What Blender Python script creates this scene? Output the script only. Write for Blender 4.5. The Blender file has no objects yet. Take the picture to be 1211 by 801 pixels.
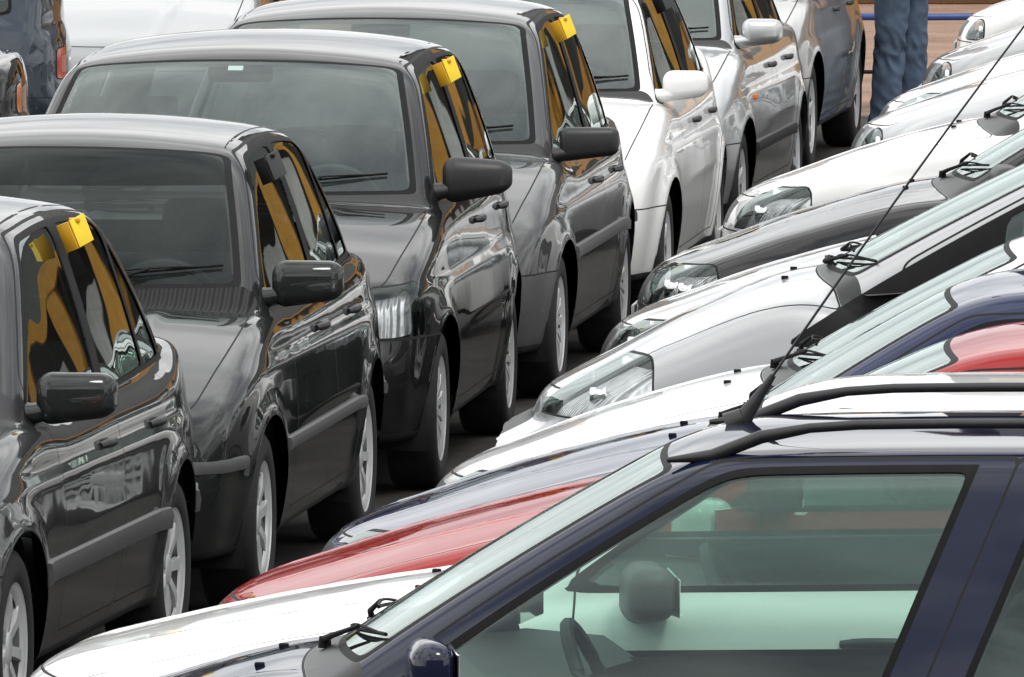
import bpy, bmesh, math, random
import numpy as np
from mathutils import Vector, Matrix, noise as mnoise
random.seed(7)
sc = bpy.context.scene
COL = sc.collection
R = math.radians

# ------------------------------------------------------------------ materials
def new_mat(name):
    m = bpy.data.materials.new(name); m.use_nodes = True
    return m, m.node_tree.nodes, m.node_tree.links, m.node_tree.nodes['Principled BSDF']

def plain(name, col, rough=.5, metal=0., noise=.0, scale=20., coat=0., bump=0.):
    m, n, l, b = new_mat(name)
    b.inputs['Base Color'].default_value = (*col, 1)
    b.inputs['Roughness'].default_value = rough
    b.inputs['Metallic'].default_value = metal
    b.inputs['Coat Weight'].default_value = coat
    if noise or bump:
        tc = n.new('ShaderNodeTexCoord'); t = n.new('ShaderNodeTexNoise')
        t.inputs['Scale'].default_value = scale; t.inputs['Detail'].default_value = 6
        l.new(tc.outputs['Object'], t.inputs['Vector'])
        if noise:
            mr = n.new('ShaderNodeMapRange')
            mr.inputs[1].default_value = .3; mr.inputs[2].default_value = .7
            mr.inputs[3].default_value = 1 - noise; mr.inputs[4].default_value = 1 + noise
            mx = n.new('ShaderNodeMix'); mx.data_type = 'RGBA'; mx.blend_type = 'MULTIPLY'
            mx.inputs[0].default_value = 1
            mx.inputs[6].default_value = (*col, 1)
            l.new(t.outputs['Fac'], mr.inputs[0]); l.new(mr.outputs[0], mx.inputs[7])
            l.new(mx.outputs[2], b.inputs['Base Color'])
        if bump:
            bp = n.new('ShaderNodeBump'); bp.inputs['Strength'].default_value = bump
            bp.inputs['Distance'].default_value = .01
            l.new(t.outputs['Fac'], bp.inputs['Height']); l.new(bp.outputs[0], b.inputs['Normal'])
    return m

PAINTS = {}
def paint(name, col, metal=.0, rough=.35, dust=.025):
    if name in PAINTS: return PAINTS[name]
    m, n, l, b = new_mat(name)
    b.inputs['Metallic'].default_value = metal
    b.inputs['Roughness'].default_value = rough
    b.inputs['Coat Weight'].default_value = 1.0
    b.inputs['Coat IOR'].default_value = 1.47
    b.inputs['Specular IOR Level'].default_value = 0. if max(col) < .2 else .2
    tc = n.new('ShaderNodeTexCoord')
    # uneven film of road dust: changes colour a little and blurs the clear coat
    t = n.new('ShaderNodeTexNoise'); t.inputs['Scale'].default_value = 3.1
    t.inputs['Detail'].default_value = 8; t.inputs['Roughness'].default_value = .65
    l.new(tc.outputs['Object'], t.inputs['Vector'])
    mr = n.new('ShaderNodeMapRange'); mr.inputs[1].default_value = .35; mr.inputs[2].default_value = .75
    mr.inputs[3].default_value = 0; mr.inputs[4].default_value = dust
    l.new(t.outputs['Fac'], mr.inputs[0])
    mx = n.new('ShaderNodeMix'); mx.data_type = 'RGBA'
    mx.inputs[6].default_value = (*col, 1); mx.inputs[7].default_value = (.33, .31, .28, 1)
    l.new(mr.outputs[0], mx.inputs[0]); l.new(mx.outputs[2], b.inputs['Base Color'])
    rr = n.new('ShaderNodeMapRange'); rr.inputs[1].default_value = .3; rr.inputs[2].default_value = .8
    rr.inputs[3].default_value = .008; rr.inputs[4].default_value = .07
    l.new(t.outputs['Fac'], rr.inputs[0]); l.new(rr.outputs[0], b.inputs['Coat Roughness'])
    # pressed sheet metal is never quite flat
    w = n.new('ShaderNodeTexNoise'); w.inputs['Scale'].default_value = 2.6; w.inputs['Detail'].default_value = 1.5
    l.new(tc.outputs['Object'], w.inputs['Vector'])
    bp = n.new('ShaderNodeBump'); bp.inputs['Strength'].default_value = .10; bp.inputs['Distance'].default_value = .025
    l.new(w.outputs['Fac'], bp.inputs['Height'])
    l.new(bp.outputs[0], b.inputs['Coat Normal'])
    PAINTS[name] = m
    return m

def glass_mat(name, tint, refl=1.0, haze=0.):
    m = bpy.data.materials.new(name); m.use_nodes = True
    n, l = m.node_tree.nodes, m.node_tree.links
    n.clear()
    out = n.new('ShaderNodeOutputMaterial')
    wtc = n.new('ShaderNodeTexCoord'); wn = n.new('ShaderNodeTexNoise'); wn.inputs['Scale'].default_value = 1.7; wn.inputs['Detail'].default_value = 1
    l.new(wtc.outputs['Object'], wn.inputs['Vector'])
    wb_ = n.new('ShaderNodeBump'); wb_.inputs['Strength'].default_value = .28; wb_.inputs['Distance'].default_value = .03
    l.new(wn.outputs['Fac'], wb_.inputs['Height'])
    tr = n.new('ShaderNodeBsdfTransparent'); tr.inputs[0].default_value = (*tint, 1)
    gl = n.new('ShaderNodeBsdfGlossy'); gl.inputs['Roughness'].default_value = .015
    gl.inputs['Color'].default_value = (.90, 1, .97, 1)
    l.new(wb_.outputs[0], gl.inputs['Normal'])
    lw = n.new('ShaderNodeLayerWeight'); lw.inputs['Blend'].default_value = .5
    pw = n.new('ShaderNodeMath'); pw.operation = 'POWER'; pw.inputs[1].default_value = 5
    l.new(lw.outputs['Facing'], pw.inputs[0])
    ma = n.new('ShaderNodeMath'); ma.operation = 'MULTIPLY_ADD'
    ma.inputs[1].default_value = .9; ma.inputs[2].default_value = .075 * refl
    l.new(pw.outputs[0], ma.inputs[0])
    mx = n.new('ShaderNodeMixShader')
    l.new(ma.outputs[0], mx.inputs[0])
    if haze:                       # thin film of dust on the pane
        df = n.new('ShaderNodeBsdfDiffuse'); df.inputs[0].default_value = (.5, .52, .5, 1)
        tc = n.new('ShaderNodeTexCoord'); t = n.new('ShaderNodeTexNoise')
        t.inputs['Scale'].default_value = 2.5; t.inputs['Detail'].default_value = 7
        l.new(tc.outputs['Object'], t.inputs['Vector'])
        mr = n.new('ShaderNodeMapRange'); mr.inputs[1].default_value = .3; mr.inputs[2].default_value = .7
        mr.inputs[3].default_value = haze * .4; mr.inputs[4].default_value = haze
        l.new(t.outputs['Fac'], mr.inputs[0])
        m2 = n.new('ShaderNodeMixShader')
        l.new(mr.outputs[0], m2.inputs[0]); l.new(tr.outputs[0], m2.inputs[1]); l.new(df.outputs[0], m2.inputs[2])
        l.new(m2.outputs[0], mx.inputs[1])
    else:
        l.new(tr.outputs[0], mx.inputs[1])
    l.new(gl.outputs[0], mx.inputs[2])
    l.new(mx.outputs[0], out.inputs[0])
    return m

M = dict(
    gap=plain('panel gap', (.004, .004, .004), .8),
    rubber=plain('black rubber seal', (.008, .008, .0085), .65, noise=.15),
    plastic=plain('black grained plastic', (.014, .014, .015), .45, noise=.2, scale=60),
    greyplastic=plain('grey plastic', (.07, .07, .072), .5, noise=.15, scale=50),
    tyre=plain('tyre rubber', (.011, .0105, .0105), .8, noise=.3, scale=30, bump=.2),
    rim=plain('silver wheel lacquer', (.62, .63, .64), .3, .25, noise=.1, scale=12, coat=.4),
    drum=plain('rusty brake drum', (.035, .03, .027), .7, .3, noise=.3),
    chrome=plain('chrome reflector', (.86, .87, .88), .3, .7, noise=.08, scale=14, bump=.25),
    under=plain('underbody', (.012, .012, .012), .9),
    lining=plain('grey cabin trim', (.05, .052, .054), .8, noise=.15, scale=15),
    headlin=plain('pale headlining', (.16, .165, .165), .9, noise=.1, scale=20),
    seat=plain('charcoal seat cloth', (.055, .057, .06), .9, noise=.25, scale=60),
    dash=plain('dashboard plastic', (.03, .03, .032), .6, noise=.2, scale=40),
    glass=glass_mat('clear window glass', (.70, .80, .76), 1.0),
    wglass=glass_mat('windscreen glass', (.66, .76, .73), 1.35, .04),
    gglass=glass_mat('green tinted glass', (.64, .80, .73), .9),
    dglass=glass_mat('smoked glass', (.34, .36, .36), 1.15),
    band=glass_mat('dark sunband glass', (.08, .085, .09), .22),
    wdark=glass_mat('dusky windscreen glass', (.55, .62, .61), .36, .025),
    lens=glass_mat('clear lamp lens', (.93, .94, .94), .8),
    mirror=plain('mirror glass', (.8, .82, .82), .03, 1.0),
    housing=plain('lamp housing', (.62, .63, .64), .25, .55, noise=.25, scale=16, bump=.1),
    bowl=plain('polished lamp bowl', (.9, .9, .9), .07, 1.0),
    steel=plain('bright metal bar', (.62, .63, .64), .3, .85, noise=.06, scale=8),
    red=plain('red lamp plastic', (.45, .015, .01), .2, coat=.6),
    amber=plain('amber lamp plastic', (.65, .17, .01), .2, coat=.6),
    tag=plain('yellow card', (.80, .55, .004), .5, noise=.08, scale=15),
    tagshade=plain('yellow card shaded side', (.55, .28, .006), .5, noise=.08, scale=15),  # darker copy of the card yellow, the flap's shade put into its colour
    plate=plain('pale number plate', (.45, .46, .46), .4, noise=.05),
)

def slotted():
    m, n, l, b = new_mat('slotted black cowl')
    b.inputs['Base Color'].default_value = (.014, .014, .0145, 1); b.inputs['Roughness'].default_value = .6; b.inputs['Specular IOR Level'].default_value = .3
    tc = n.new('ShaderNodeTexCoord'); w_ = n.new('ShaderNodeTexWave'); w_.bands_direction = 'Y'
    w_.inputs['Scale'].default_value = 11; w_.inputs['Distortion'].default_value = 0
    l.new(tc.outputs['Object'], w_.inputs['Vector'])
    bp = n.new('ShaderNodeBump'); bp.inputs['Distance'].default_value = .012; bp.inputs['Strength'].default_value = 1
    l.new(w_.outputs['Fac'], bp.inputs['Height']); l.new(bp.outputs[0], b.inputs['Normal'])
    return m
M['cowl'] = slotted()
def ribbed(m):
    n, l = m.node_tree.nodes, m.node_tree.links
    tc = n.new('ShaderNodeTexCoord'); w_ = n.new('ShaderNodeTexWave'); w_.bands_direction = 'Y'
    w_.inputs['Scale'].default_value = 14; w_.inputs['Distortion'].default_value = 1.2
    l.new(tc.outputs['Object'], w_.inputs['Vector'])
    bp = n.new('ShaderNodeBump'); bp.inputs['Distance'].default_value = .02; bp.inputs['Strength'].default_value = .8
    l.new(w_.outputs['Fac'], bp.inputs['Height']); l.new(bp.outputs[0], n['Principled BSDF'].inputs['Normal'])
ribbed(M['housing'])
M['rubber'].node_tree.nodes['Principled BSDF'].inputs['Specular IOR Level'].default_value = .15

# ------------------------------------------------------------------ object helpers
def link(o, parent=None):
    COL.objects.link(o)
    if parent is not None: o.parent = parent
    return o

def thing(name, label, cat, loc=(0, 0, 0), rz=0, group=None):
    o = bpy.data.objects.new(name, None); COL.objects.link(o)
    o.location = loc; o.rotation_euler = (0, 0, rz)
    o.empty_display_size = .2
    o['label'] = label; o['category'] = cat
    if group: o['group'] = group
    return o

def tag(o, label, cat, group=None):
    o['label'] = label; o['category'] = cat
    if group: o['group'] = group
    return o

def raw_mesh(name, V, T, mats, midx=None, N=None, parent=None):
    me = bpy.data.meshes.new(name)
    V = np.asarray(V, dtype=np.float32); T = np.asarray(T, dtype=np.int32)
    me.vertices.add(len(V)); me.vertices.foreach_set('co', V.ravel())
    nt, k = T.shape
    me.loops.add(nt * k); me.loops.foreach_set('vertex_index', T.ravel())
    me.polygons.add(nt)
    me.polygons.foreach_set('loop_start', np.arange(0, nt * k, k, dtype=np.int32))
    me.polygons.foreach_set('loop_total', np.full(nt, k, dtype=np.int32))
    if midx is not None: me.polygons.foreach_set('material_index', np.asarray(midx, dtype=np.int32))
    me.polygons.foreach_set('use_smooth', np.ones(nt, dtype=bool))
    for m in mats: me.materials.append(m)
    me.update(); me.validate()
    if N is not None and len(me.vertices) == len(N):
        me.normals_split_custom_set_from_vertices([tuple(v) for v in N])
    return link(bpy.data.objects.new(name, me), parent)

def bm_obj(name, bm, mat, parent=None, smooth=True, angle=40):
    me = bpy.data.meshes.new(name)
    bmesh.ops.recalc_face_normals(bm, faces=bm.faces)
    if smooth:
        for f in bm.faces: f.smooth = True
        for e in bm.edges:
            if len(e.link_faces) == 2 and e.calc_face_angle(0) > R(angle): e.smooth = False
    bm.to_mesh(me); bm.free()
    for m in (mat if isinstance(mat, (list, tuple)) else [mat]): me.materials.append(m)
    return link(bpy.data.objects.new(name, me), parent)

def add_box(bm, c, s, rot=None, bevel=.0, seg=3, mat=0, taper=None):
    r = bmesh.ops.create_cube(bm, size=1)
    vs = r['verts']
    for v in vs:
        v.co = Vector((v.co.x * s[0], v.co.y * s[1], v.co.z * s[2]))
        if taper and v.co.z > 0:
            v.co.x *= taper[0]; v.co.y *= taper[1]
    fs = list({f for v in vs for f in v.link_faces})
    if bevel:
        es = list({e for v in vs for e in v.link_edges})
        rb = bmesh.ops.bevel(bm, geom=es, offset=bevel, segments=seg, profile=.5, affect='EDGES')
        vs = list({v for f in rb['faces'] for v in f.verts} | {v for v in vs if v.is_valid})
    seen = set(vs); st = list(vs)
    while st:
        v = st.pop()
        for e in v.link_edges:
            w = e.other_vert(v)
            if w not in seen: seen.add(w); st.append(w)
    vs = list(seen)
    m = Matrix.Translation(Vector(c))
    if rot is not None: m = m @ (rot.to_4x4() if hasattr(rot, 'to_4x4') else rot)
    for v in vs: v.co = m @ v.co
    for f in {f for v in vs for f in v.link_faces}: f.material_index = mat
    return vs

def add_tube(bm, pts, rad, seg=8, mat=0, flat=1.0):
    pts = [Vector(p) for p in pts]
    n = len(pts)
    rad = rad if isinstance(rad, (list, tuple)) else [rad] * n
    rings = []
    for i, p in enumerate(pts):
        d = (pts[min(i + 1, n - 1)] - pts[max(i - 1, 0)]).normalized()
        a = Vector((0, 0, 1)) if abs(d.z) < .9 else Vector((1, 0, 0))
        u = d.cross(a).normalized(); w = d.cross(u).normalized()
        rings.append([bm.verts.new(p + rad[i] * (math.cos(t) * u + flat * math.sin(t) * w))
                      for t in [2 * math.pi * k / seg for k in range(seg)]])
    for i in range(n - 1):
        for k in range(seg):
            f = bm.faces.new((rings[i][k], rings[i][(k + 1) % seg], rings[i + 1][(k + 1) % seg], rings[i + 1][k]))
            f.material_index = mat
    for rg in (rings[0], rings[-1]):
        f = bm.faces.new(rg); f.material_index = mat

def add_lathe(bm, prof, seg=48, axis='y', mat=0):
    rings = []
    for (r, h) in prof:
        rings.append([bm.verts.new((r * math.cos(t), h, r * math.sin(t)))
                      for t in [2 * math.pi * k / seg for k in range(seg)]])
    for i in range(len(rings) - 1):
        for k in range(seg):
            f = bm.faces.new((rings[i][k], rings[i][(k + 1) % seg], rings[i + 1][(k + 1) % seg], rings[i + 1][k]))
            f.material_index = mat
    return rings

# ------------------------------------------------------------------ smooth solid modelling of a car body
def smax(a, b, k):
    h = np.maximum(k - np.abs(a - b), 0) / k
    return np.maximum(a, b) + h * h * h * k / 6
def smin(a, b, k):
    h = np.maximum(k - np.abs(a - b), 0) / k
    return np.minimum(a, b) - h * h * h * k / 6

class Curve:
    """smooth curve through knots, tabulated"""
    def __init__(s, pts, n=900):
        pts = sorted(pts); x = np.array([p[0] for p in pts], float); y = np.array([p[1] for p in pts], float)
        h = np.diff(x); d = np.diff(y) / h
        m = np.zeros(len(x))
        m[1:-1] = (d[:-1] * h[1:] + d[1:] * h[:-1]) / (h[1:] + h[:-1])
        m[0], m[-1] = d[0], d[-1]
        s.x = np.linspace(x[0], x[-1], n)
        i = np.clip(np.searchsorted(x, s.x) - 1, 0, len(h) - 1)
        t = (s.x - x[i]) / h[i]
        s.y = ((2*t**3 - 3*t**2 + 1) * y[i] + (t**3 - 2*t**2 + t) * h[i] * m[i]
               + (-2*t**3 + 3*t**2) * y[i+1] + (t**3 - t**2) * h[i] * m[i+1])
    def __call__(s, x): return np.interp(x, s.x, s.y)

def sstep(a, b, x):
    t = np.clip((x - a) / (b - a), 0, 1); return t * t * (3 - 2 * t)

DEF = dict(L=4.25, W=1.68, H=1.42, wb=2.52, xa=.82, rw=.300, zs=.20,
           zn=.67, xc=1.12, zc=.95, hood_mid=.58, zb=.91, zb2=.95,
           xt=1.98,           # where the windscreen meets the roof
           xrt=3.25, xrb=3.80,  # rear window: top, base
           boot=4.25, zboot=.98,  # boot deck height (three-box) 
           ws_bow=.15, rw_bow=.12, wr=.56, tum=.20, crown=.055, bowf=.24, bowr=.14,
           kroof=.14, rcrown=.045, ridge=.006, kedge=.10, roofdrop=.035, arch=.345, crease=.74,
           xB=2.42, pB=.05, xC=3.2, pA=.115, door2=3.32, quarter=True, hb=.0)

class Body:
    def __init__(s, **kw):
        p = dict(DEF); p.update(kw); s.p = p
        for k, v in p.items(): setattr(s, k, v)
        s.Wh = s.W / 2
        hm = s.zn + (s.zc - s.zn) * s.hood_mid
        s.ztop = Curve([(-.3, s.zn - .14), (-.02, s.zn - .035), (.12, s.zn), (.5 * (s.xc + .1), hm),
                        (s.xc, s.zc), (s.xc + .45, s.zb + .045), (2.4, s.zb + .04 + .3 * (s.zb2 - s.zb)), (s.xrb - .35, s.zb2 + .035),
                        (s.xrb + .12, s.zboot), (s.L - .12, s.zboot - .02), (s.L + .3, s.zboot - .09)])
        s.xf = Curve([(0, .16), (.2, .06), (.34, .008), (.47, 0), (.56, .018), (s.zn - .02, .055), (s.zn + .1, .13), (1.3, .5), (2, 1)])
        s.xr = Curve([(0, .16), (.2, .07), (.34, .008), (.5, 0), (.6, .035), (.8, .05), (s.zboot, .09), (1.3, .25), (2, .7)])
        s.cotw = (s.xt - s.xc) / (s.H - .03 - s.zc)
        s.cotr = (s.xrb - s.xrt) / (s.H - .04 - s.zboot)
        s.xm = .5 * (s.xt + s.xrt) - .05
        s.half = .5 * (s.xrt - s.xt)
        s.wg0 = s.Wh - .065
        s.xwr = s.xa + s.wb
    def wlow(s, x, z):
        w = s.Wh - np.where(z > .55, .035 * ((z - .55) / .35)**2, .05 * ((.55 - z) / .35)**2)
        w = w - .13 * np.clip((1.15 - x) / 1.15, 0, 2)**2.4 - .11 * np.clip((x - (s.L - 1.1)) / 1.1, 0, 2)**2.4
        w = w + .010 * (sstep(s.crease + .035, s.crease - .035, z) - .5)
        for xw in (s.xa, s.xwr):
            r = np.sqrt((x - xw)**2 + (z - s.rw)**2)
            w = w + .020 * np.exp(-((r - s.arch) / .07)**2)
        return w
    def wgh(s, x, z):
        dz = z - s.zb
        xn = (x - (s.xm - .1)) / 1.35
        T = (s.wg0 - s.wr) / (s.H - s.zb)
        return s.wg0 - T * dz * (.75 + .25 * dz / (s.H - s.zb)) - .05 * xn**2 + 0 * x
    def xw(s, z):
        t = (z - s.zc) / (s.H - .03 - s.zc)
        return s.xc + (s.xt - s.xc) * t - .03 * 4 * t * (1 - t) * (t > -.5)
    def xrw(s, z):
        t = (z - s.zboot) / (s.H - .04 - s.zboot)
        return s.xrb - (s.xrb - s.xrt) * t + .05 * 4 * t * (1 - t)
    def zroof(s, x):
        u = (x - s.xm) / s.half
        return s.H - s.roofdrop * u**2
    def F(s, x, y, z):
        ay = np.abs(y); v2 = (y / s.Wh)**2
        fs = ay - s.wlow(x, z)
        ft = (z - s.ztop(x) + s.crown * v2) * .97
        ft = ft - s.ridge * np.exp(-((ay - .25 - .16 * x) / .032)**2) * sstep(s.xc + .1, s.xc - .1, x) * sstep(.0, .25, x)
        fn = s.xf(z) + s.bowf * v2**1.25 - x
        fr = x - (s.L - s.xr(z) - s.bowr * v2**1.25)
        fl = smax(smax(fs, ft, s.kedge), smax(fn, fr, .05), .15)
        fl = smax(fl, s.zs - z, .06)
        sw = 1 / math.sqrt(1 + s.cotw**2); sr = 1 / math.sqrt(1 + s.cotr**2)
        gs = (ay - s.wgh(x, z)) * .93
        gw = (s.xw(z) + s.ws_bow * (y / .7)**2 - x) * sw
        gr = (x - s.xrw(z) + s.rw_bow * (y / .7)**2) * sr
        gt = z - s.zroof(x) + s.rcrown * (y / .56)**2
        g = smax(smax(gs, gt, s.kroof), smax(smax(gw, gr, .05), gt, .10), .10)
        g = smax(g, .55 - z, .05)
        return smin(fl, g, .035)
    def grad(s, P, e=.004):
        x, y, z = P[:, 0], P[:, 1], P[:, 2]
        return np.stack([(s.F(x + e, y, z) - s.F(x - e, y, z)), (s.F(x, y + e, z) - s.F(x, y - e, z)),
                         (s.F(x, y, z + e) - s.F(x, y, z - e))], 1) / (2 * e)
    def side(s, x, z, sgn=-1):
        """point on the flank at side-view position x, z, and its normal"""
        x = np.atleast_1d(np.asarray(x, float)); z = np.atleast_1d(np.asarray(z, float)) + 0 * x; x = x + 0 * z
        lo = np.full_like(x, .3); hi = np.full_like(x, 1.2)
        for _ in range(30):
            m = .5 * (lo + hi); ins = s.F(x, m, z) < 0
            lo = np.where(ins, m, lo); hi = np.where(ins, hi, m)
        P = np.stack([x, sgn * lo, z], 1); n = s.grad(P); n /= np.linalg.norm(n, axis=1)[:, None]
        return P, n
    def top(s, x, y):
        x = np.atleast_1d(np.asarray(x, float)); y = np.atleast_1d(np.asarray(y, float)) + 0 * x; x = x + 0 * y
        lo = np.full_like(x, .5); hi = np.full_like(x, 2.0)
        for _ in range(30):
            m = .5 * (lo + hi); ins = s.F(x, y, m) < 0
            lo = np.where(ins, m, lo); hi = np.where(ins, hi, m)
        P = np.stack([x, y, lo], 1); n = s.grad(P); n /= np.linalg.norm(n, axis=1)[:, None]
        return P, n

def surface_nets(F, lo, hi, h):
    nx, ny, nz = [int(math.ceil((hi[i] - lo[i]) / h)) + 1 for i in range(3)]
    ax = [lo[i] + h * np.arange(n) for i, n in enumerate((nx, ny, nz))]
    X, Y, Z = np.meshgrid(*ax, indexing='ij')
    V = F(X, Y, Z); del X, Y, Z
    I = V < 0
    c = np.zeros((nx-1, ny-1, nz-1), np.int8)
    for dx in (0, 1):
        for dy in (0, 1):
            for dz in (0, 1): c += I[dx:nx-1+dx, dy:ny-1+dy, dz:nz-1+dz]
    act = (c > 0) & (c < 8)
    idx = -np.ones(act.shape, np.int64); cells = np.argwhere(act); idx[act] = np.arange(len(cells))
    acc = np.zeros((len(cells), 3)); cnt = np.zeros(len(cells))
    cs = cells.T
    corners = [(a, b, d) for a in (0, 1) for b in (0, 1) for d in (0, 1)]
    for a in corners:
        for k in range(3):
            if a[k]: continue
            b = list(a); b[k] = 1
            va = V[cs[0]+a[0], cs[1]+a[1], cs[2]+a[2]]; vb = V[cs[0]+b[0], cs[1]+b[1], cs[2]+b[2]]
            m = (va < 0) != (vb < 0)
            t = np.where(m, va / np.where(m, va - vb, 1), 0)
            q = np.array(a, float)[None] + 0 * acc; q[:, k] += t
            acc[m] += q[m]; cnt[m] += 1
    P = np.array(lo)[None] + h * (cells + acc / cnt[:, None])
    quads = []
    for k in range(3):
        o = [i for i in range(3) if i != k]
        sl = [slice(None)] * 3; sl2 = [slice(None)] * 3
        sl[k] = slice(0, -1); sl2[k] = slice(1, None)
        A, B = I[tuple(sl)], I[tuple(sl2)]
        e = np.argwhere(A != B)
        for d in o: e = e[(e[:, d] > 0) & (e[:, d] < V.shape[d] - 1)]
        if not len(e): continue
        flip = A[e[:, 0], e[:, 1], e[:, 2]]
        def g(d1, d2):
            q = e.copy(); q[:, o[0]] -= d1; q[:, o[1]] -= d2
            return idx[q[:, 0], q[:, 1], q[:, 2]]
        Q = np.stack([g(1, 1), g(0, 1), g(0, 0), g(1, 0)], 1)
        fl = flip if k != 1 else ~flip
        Q[~fl] = Q[~fl][:, ::-1]
        quads.append(Q)
    return P, np.concatenate(quads)

class Shell:
    """triangles with vertex normals and a region id; cut along level sets"""
    def __init__(s, V, N, T):
        s.V, s.N, s.T = V, N, T; s.reg = np.zeros(len(T), np.int32); s.names = ['body']
    def rid(s, name):
        if name not in s.names: s.names.append(name)
        return s.names.index(name)
    def split(s, g, frm, name, lim=None):
        """triangles of region frm (names) where g<0 become region name, cut exactly at g=0"""
        fr = [s.rid(f) for f in frm]; to = s.rid(name)
        sel = np.isin(s.reg, fr)
        if lim is not None:
            c = s.V[s.T].mean(1); sel &= lim(c[:, 0], c[:, 1], c[:, 2])
        ids = np.nonzero(sel)[0]
        if not len(ids): return
        vu = np.unique(s.T[ids]); G = np.zeros(len(s.V))
        v = s.V[vu]; G[vu] = g(v[:, 0], v[:, 1], v[:, 2])
        G[np.abs(G) < 2e-4] = 2e-4
        T = s.T[ids]; neg = G[T] < 0; k = neg.sum(1)
        s.reg[ids[k == 3]] = to
        cut = ids[(k == 1) | (k == 2)]
        if not len(cut): return
        T = s.T[cut]; neg = G[T] < 0; k = neg.sum(1)
        odd = np.where(k == 1, neg.argmax(1), (~neg).argmax(1))
        r = np.arange(len(T))
        a, b, c = T[r, odd], T[r, (odd+1) % 3], T[r, (odd+2) % 3]
        ed = np.concatenate([np.sort(np.stack([a, b], 1), 1), np.sort(np.stack([a, c], 1), 1)])
        ue, inv = np.unique(ed, axis=0, return_inverse=True); inv = inv.ravel()
        t = (G[ue[:, 0]] / (G[ue[:, 0]] - G[ue[:, 1]]))[:, None]
        nv = s.V[ue[:, 0]] * (1-t) + s.V[ue[:, 1]] * t
        nn = s.N[ue[:, 0]] * (1-t) + s.N[ue[:, 1]] * t; nn /= np.linalg.norm(nn, axis=1)[:, None]
        base = len(s.V); s.V = np.concatenate([s.V, nv]); s.N = np.concatenate([s.N, nn])
        m = len(T); ab, ac = base + inv[:m], base + inv[m:]
        old = s.reg[cut]; on = k == 1
        t1 = np.stack([a, ab, ac], 1); t2 = np.stack([ab, b, c], 1); t3 = np.stack([ab, c, ac], 1)
        r1 = np.where(on, to, old); r2 = np.where(on, old, to)
        keep = np.ones(len(s.T), bool); keep[cut] = False
        s.T = np.concatenate([s.T[keep], t1, t2, t3]); s.reg = np.concatenate([s.reg[keep], r1, r2, r2])
    def seam(s, g, frm, name, w=.003, lim=None):
        s.split(lambda x, y, z: g(x, y, z) - w, frm, 'gap', lim)
        s.split(lambda x, y, z: g(x, y, z) + w, ['gap'], name, lim)
    def drop(s, name):
        k = s.reg != s.rid(name); s.T, s.reg = s.T[k], s.reg[k]
    def take(s, names, mask=None, off=0.):
        ids = [s.rid(n) for n in names]; m = np.isin(s.reg, ids)
        if mask is not None:
            c = s.V[s.T].mean(1); m &= mask(c[:, 0], c[:, 1], c[:, 2])
        T = s.T[m]
        if not len(T): return None
        u, inv = np.unique(T, return_inverse=True)
        return s.V[u] + off * s.N[u], s.N[u], inv.reshape(-1, 3), s.reg[m]

# ------------------------------------------------------------------ wheels (mesh data shared between cars)
WHEELS = {}
def wheel_meshes(style):
    if style in WHEELS: return WHEELS[style]
    bm = bmesh.new()
    add_lathe(bm, [(.185, .075), (.20, .088), (.235, .094), (.272, .090), (.291, .078), (.298, .06), (.30, .03), (.30, -.03),
                   (.298, -.06), (.291, -.078), (.272, -.09), (.235, -.094), (.20, -.088), (.185, -.075)], 56)
    for r, h in ((.296, .022), (.296, -.022), (.296, .052), (.296, -.052)):
        pass
    ty = bm_obj('tyre', bm, M['tyre'], None, angle=60)
    for c in list(ty.users_collection): c.objects.unlink(ty)
    bm = bmesh.new()
    add_lathe(bm, [(.192, -.07), (.186, .06), (.190, .082), (.198, .086), (.200, .080)], 56)          # rim barrel and lip
    # spokes / cover seen from outside (+y is outside)
    n, w0, w1, ring = {'five': (5, .038, .060, .150), 'seven': (7, .030, .036, .155), 'cover': (12, .022, .040, .142), 'six': (6, .034, .05, .150)}[style]
    add_lathe(bm, [(.0, .074), (.028, .074), (.046, .070), (.060, .062), (.062, .045)], 32)
    for k in range(n):
        t0 = 2 * math.pi * k / n
        for fa in (0,):
            pts = []
            for r, w, h in ((.05, w0, .068), (.11, .5 * (w0 + w1), .078), (.188, w1, .074)):
                for sgn in (-1, 1):
                    for hh in (h, h - .022):
                        pts.append((r, sgn * w / 2, hh))
            vs = []
            for (r, t, h) in pts:
                vs.append(bm.verts.new((r * math.cos(t0) - t * math.sin(t0), h, r * math.sin(t0) + t * math.cos(t0))))
            for i in (0, 4):
                a, b, c, d, e, f, g, h = vs[i:i+8]
                for q in ((a, c, g, e), (a, b, f, e), (c, d, h, g), (b, d, h, f)): bm.faces.new(q)
    add_lathe(bm, [(ring, .070), (.172, .080), (.192, .082), (.192, .070)], 56)
    rm = bm_obj('rim', bm, M['rim'], None, angle=30)
    for c in list(rm.users_collection): c.objects.unlink(rm)
    bm = bmesh.new()
    add_lathe(bm, [(.0, .030), (.10, .030), (.13, .036), (.184, .022), (.184, -.05), (0, -.05)], 32)
    dr = bm_obj('brake_drum', bm, M['drum'], None)
    for c in list(dr.users_collection): c.objects.unlink(dr)
    WHEELS[style] = (ty, rm, dr)
    return WHEELS[style]

def add_wheels(root, B, style):
    ty, rm, dr = wheel_meshes(style)
    for x in (B.xa, B.xwr):
        for sg in (-1, 1):
            w = bpy.data.objects.new('wheel', ty.data); link(w, root)
            k = B.rw / .30
            w.location = (x, sg * (B.Wh - .105), B.rw)
            w.rotation_euler = (0, random.uniform(0, 6.28), 0 if sg > 0 else math.pi)
            w.scale = (k, 1, k)
            for src in (rm, dr):
                c = bpy.data.objects.new(src.name.split('.')[0], src.data); link(c, w)

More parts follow.
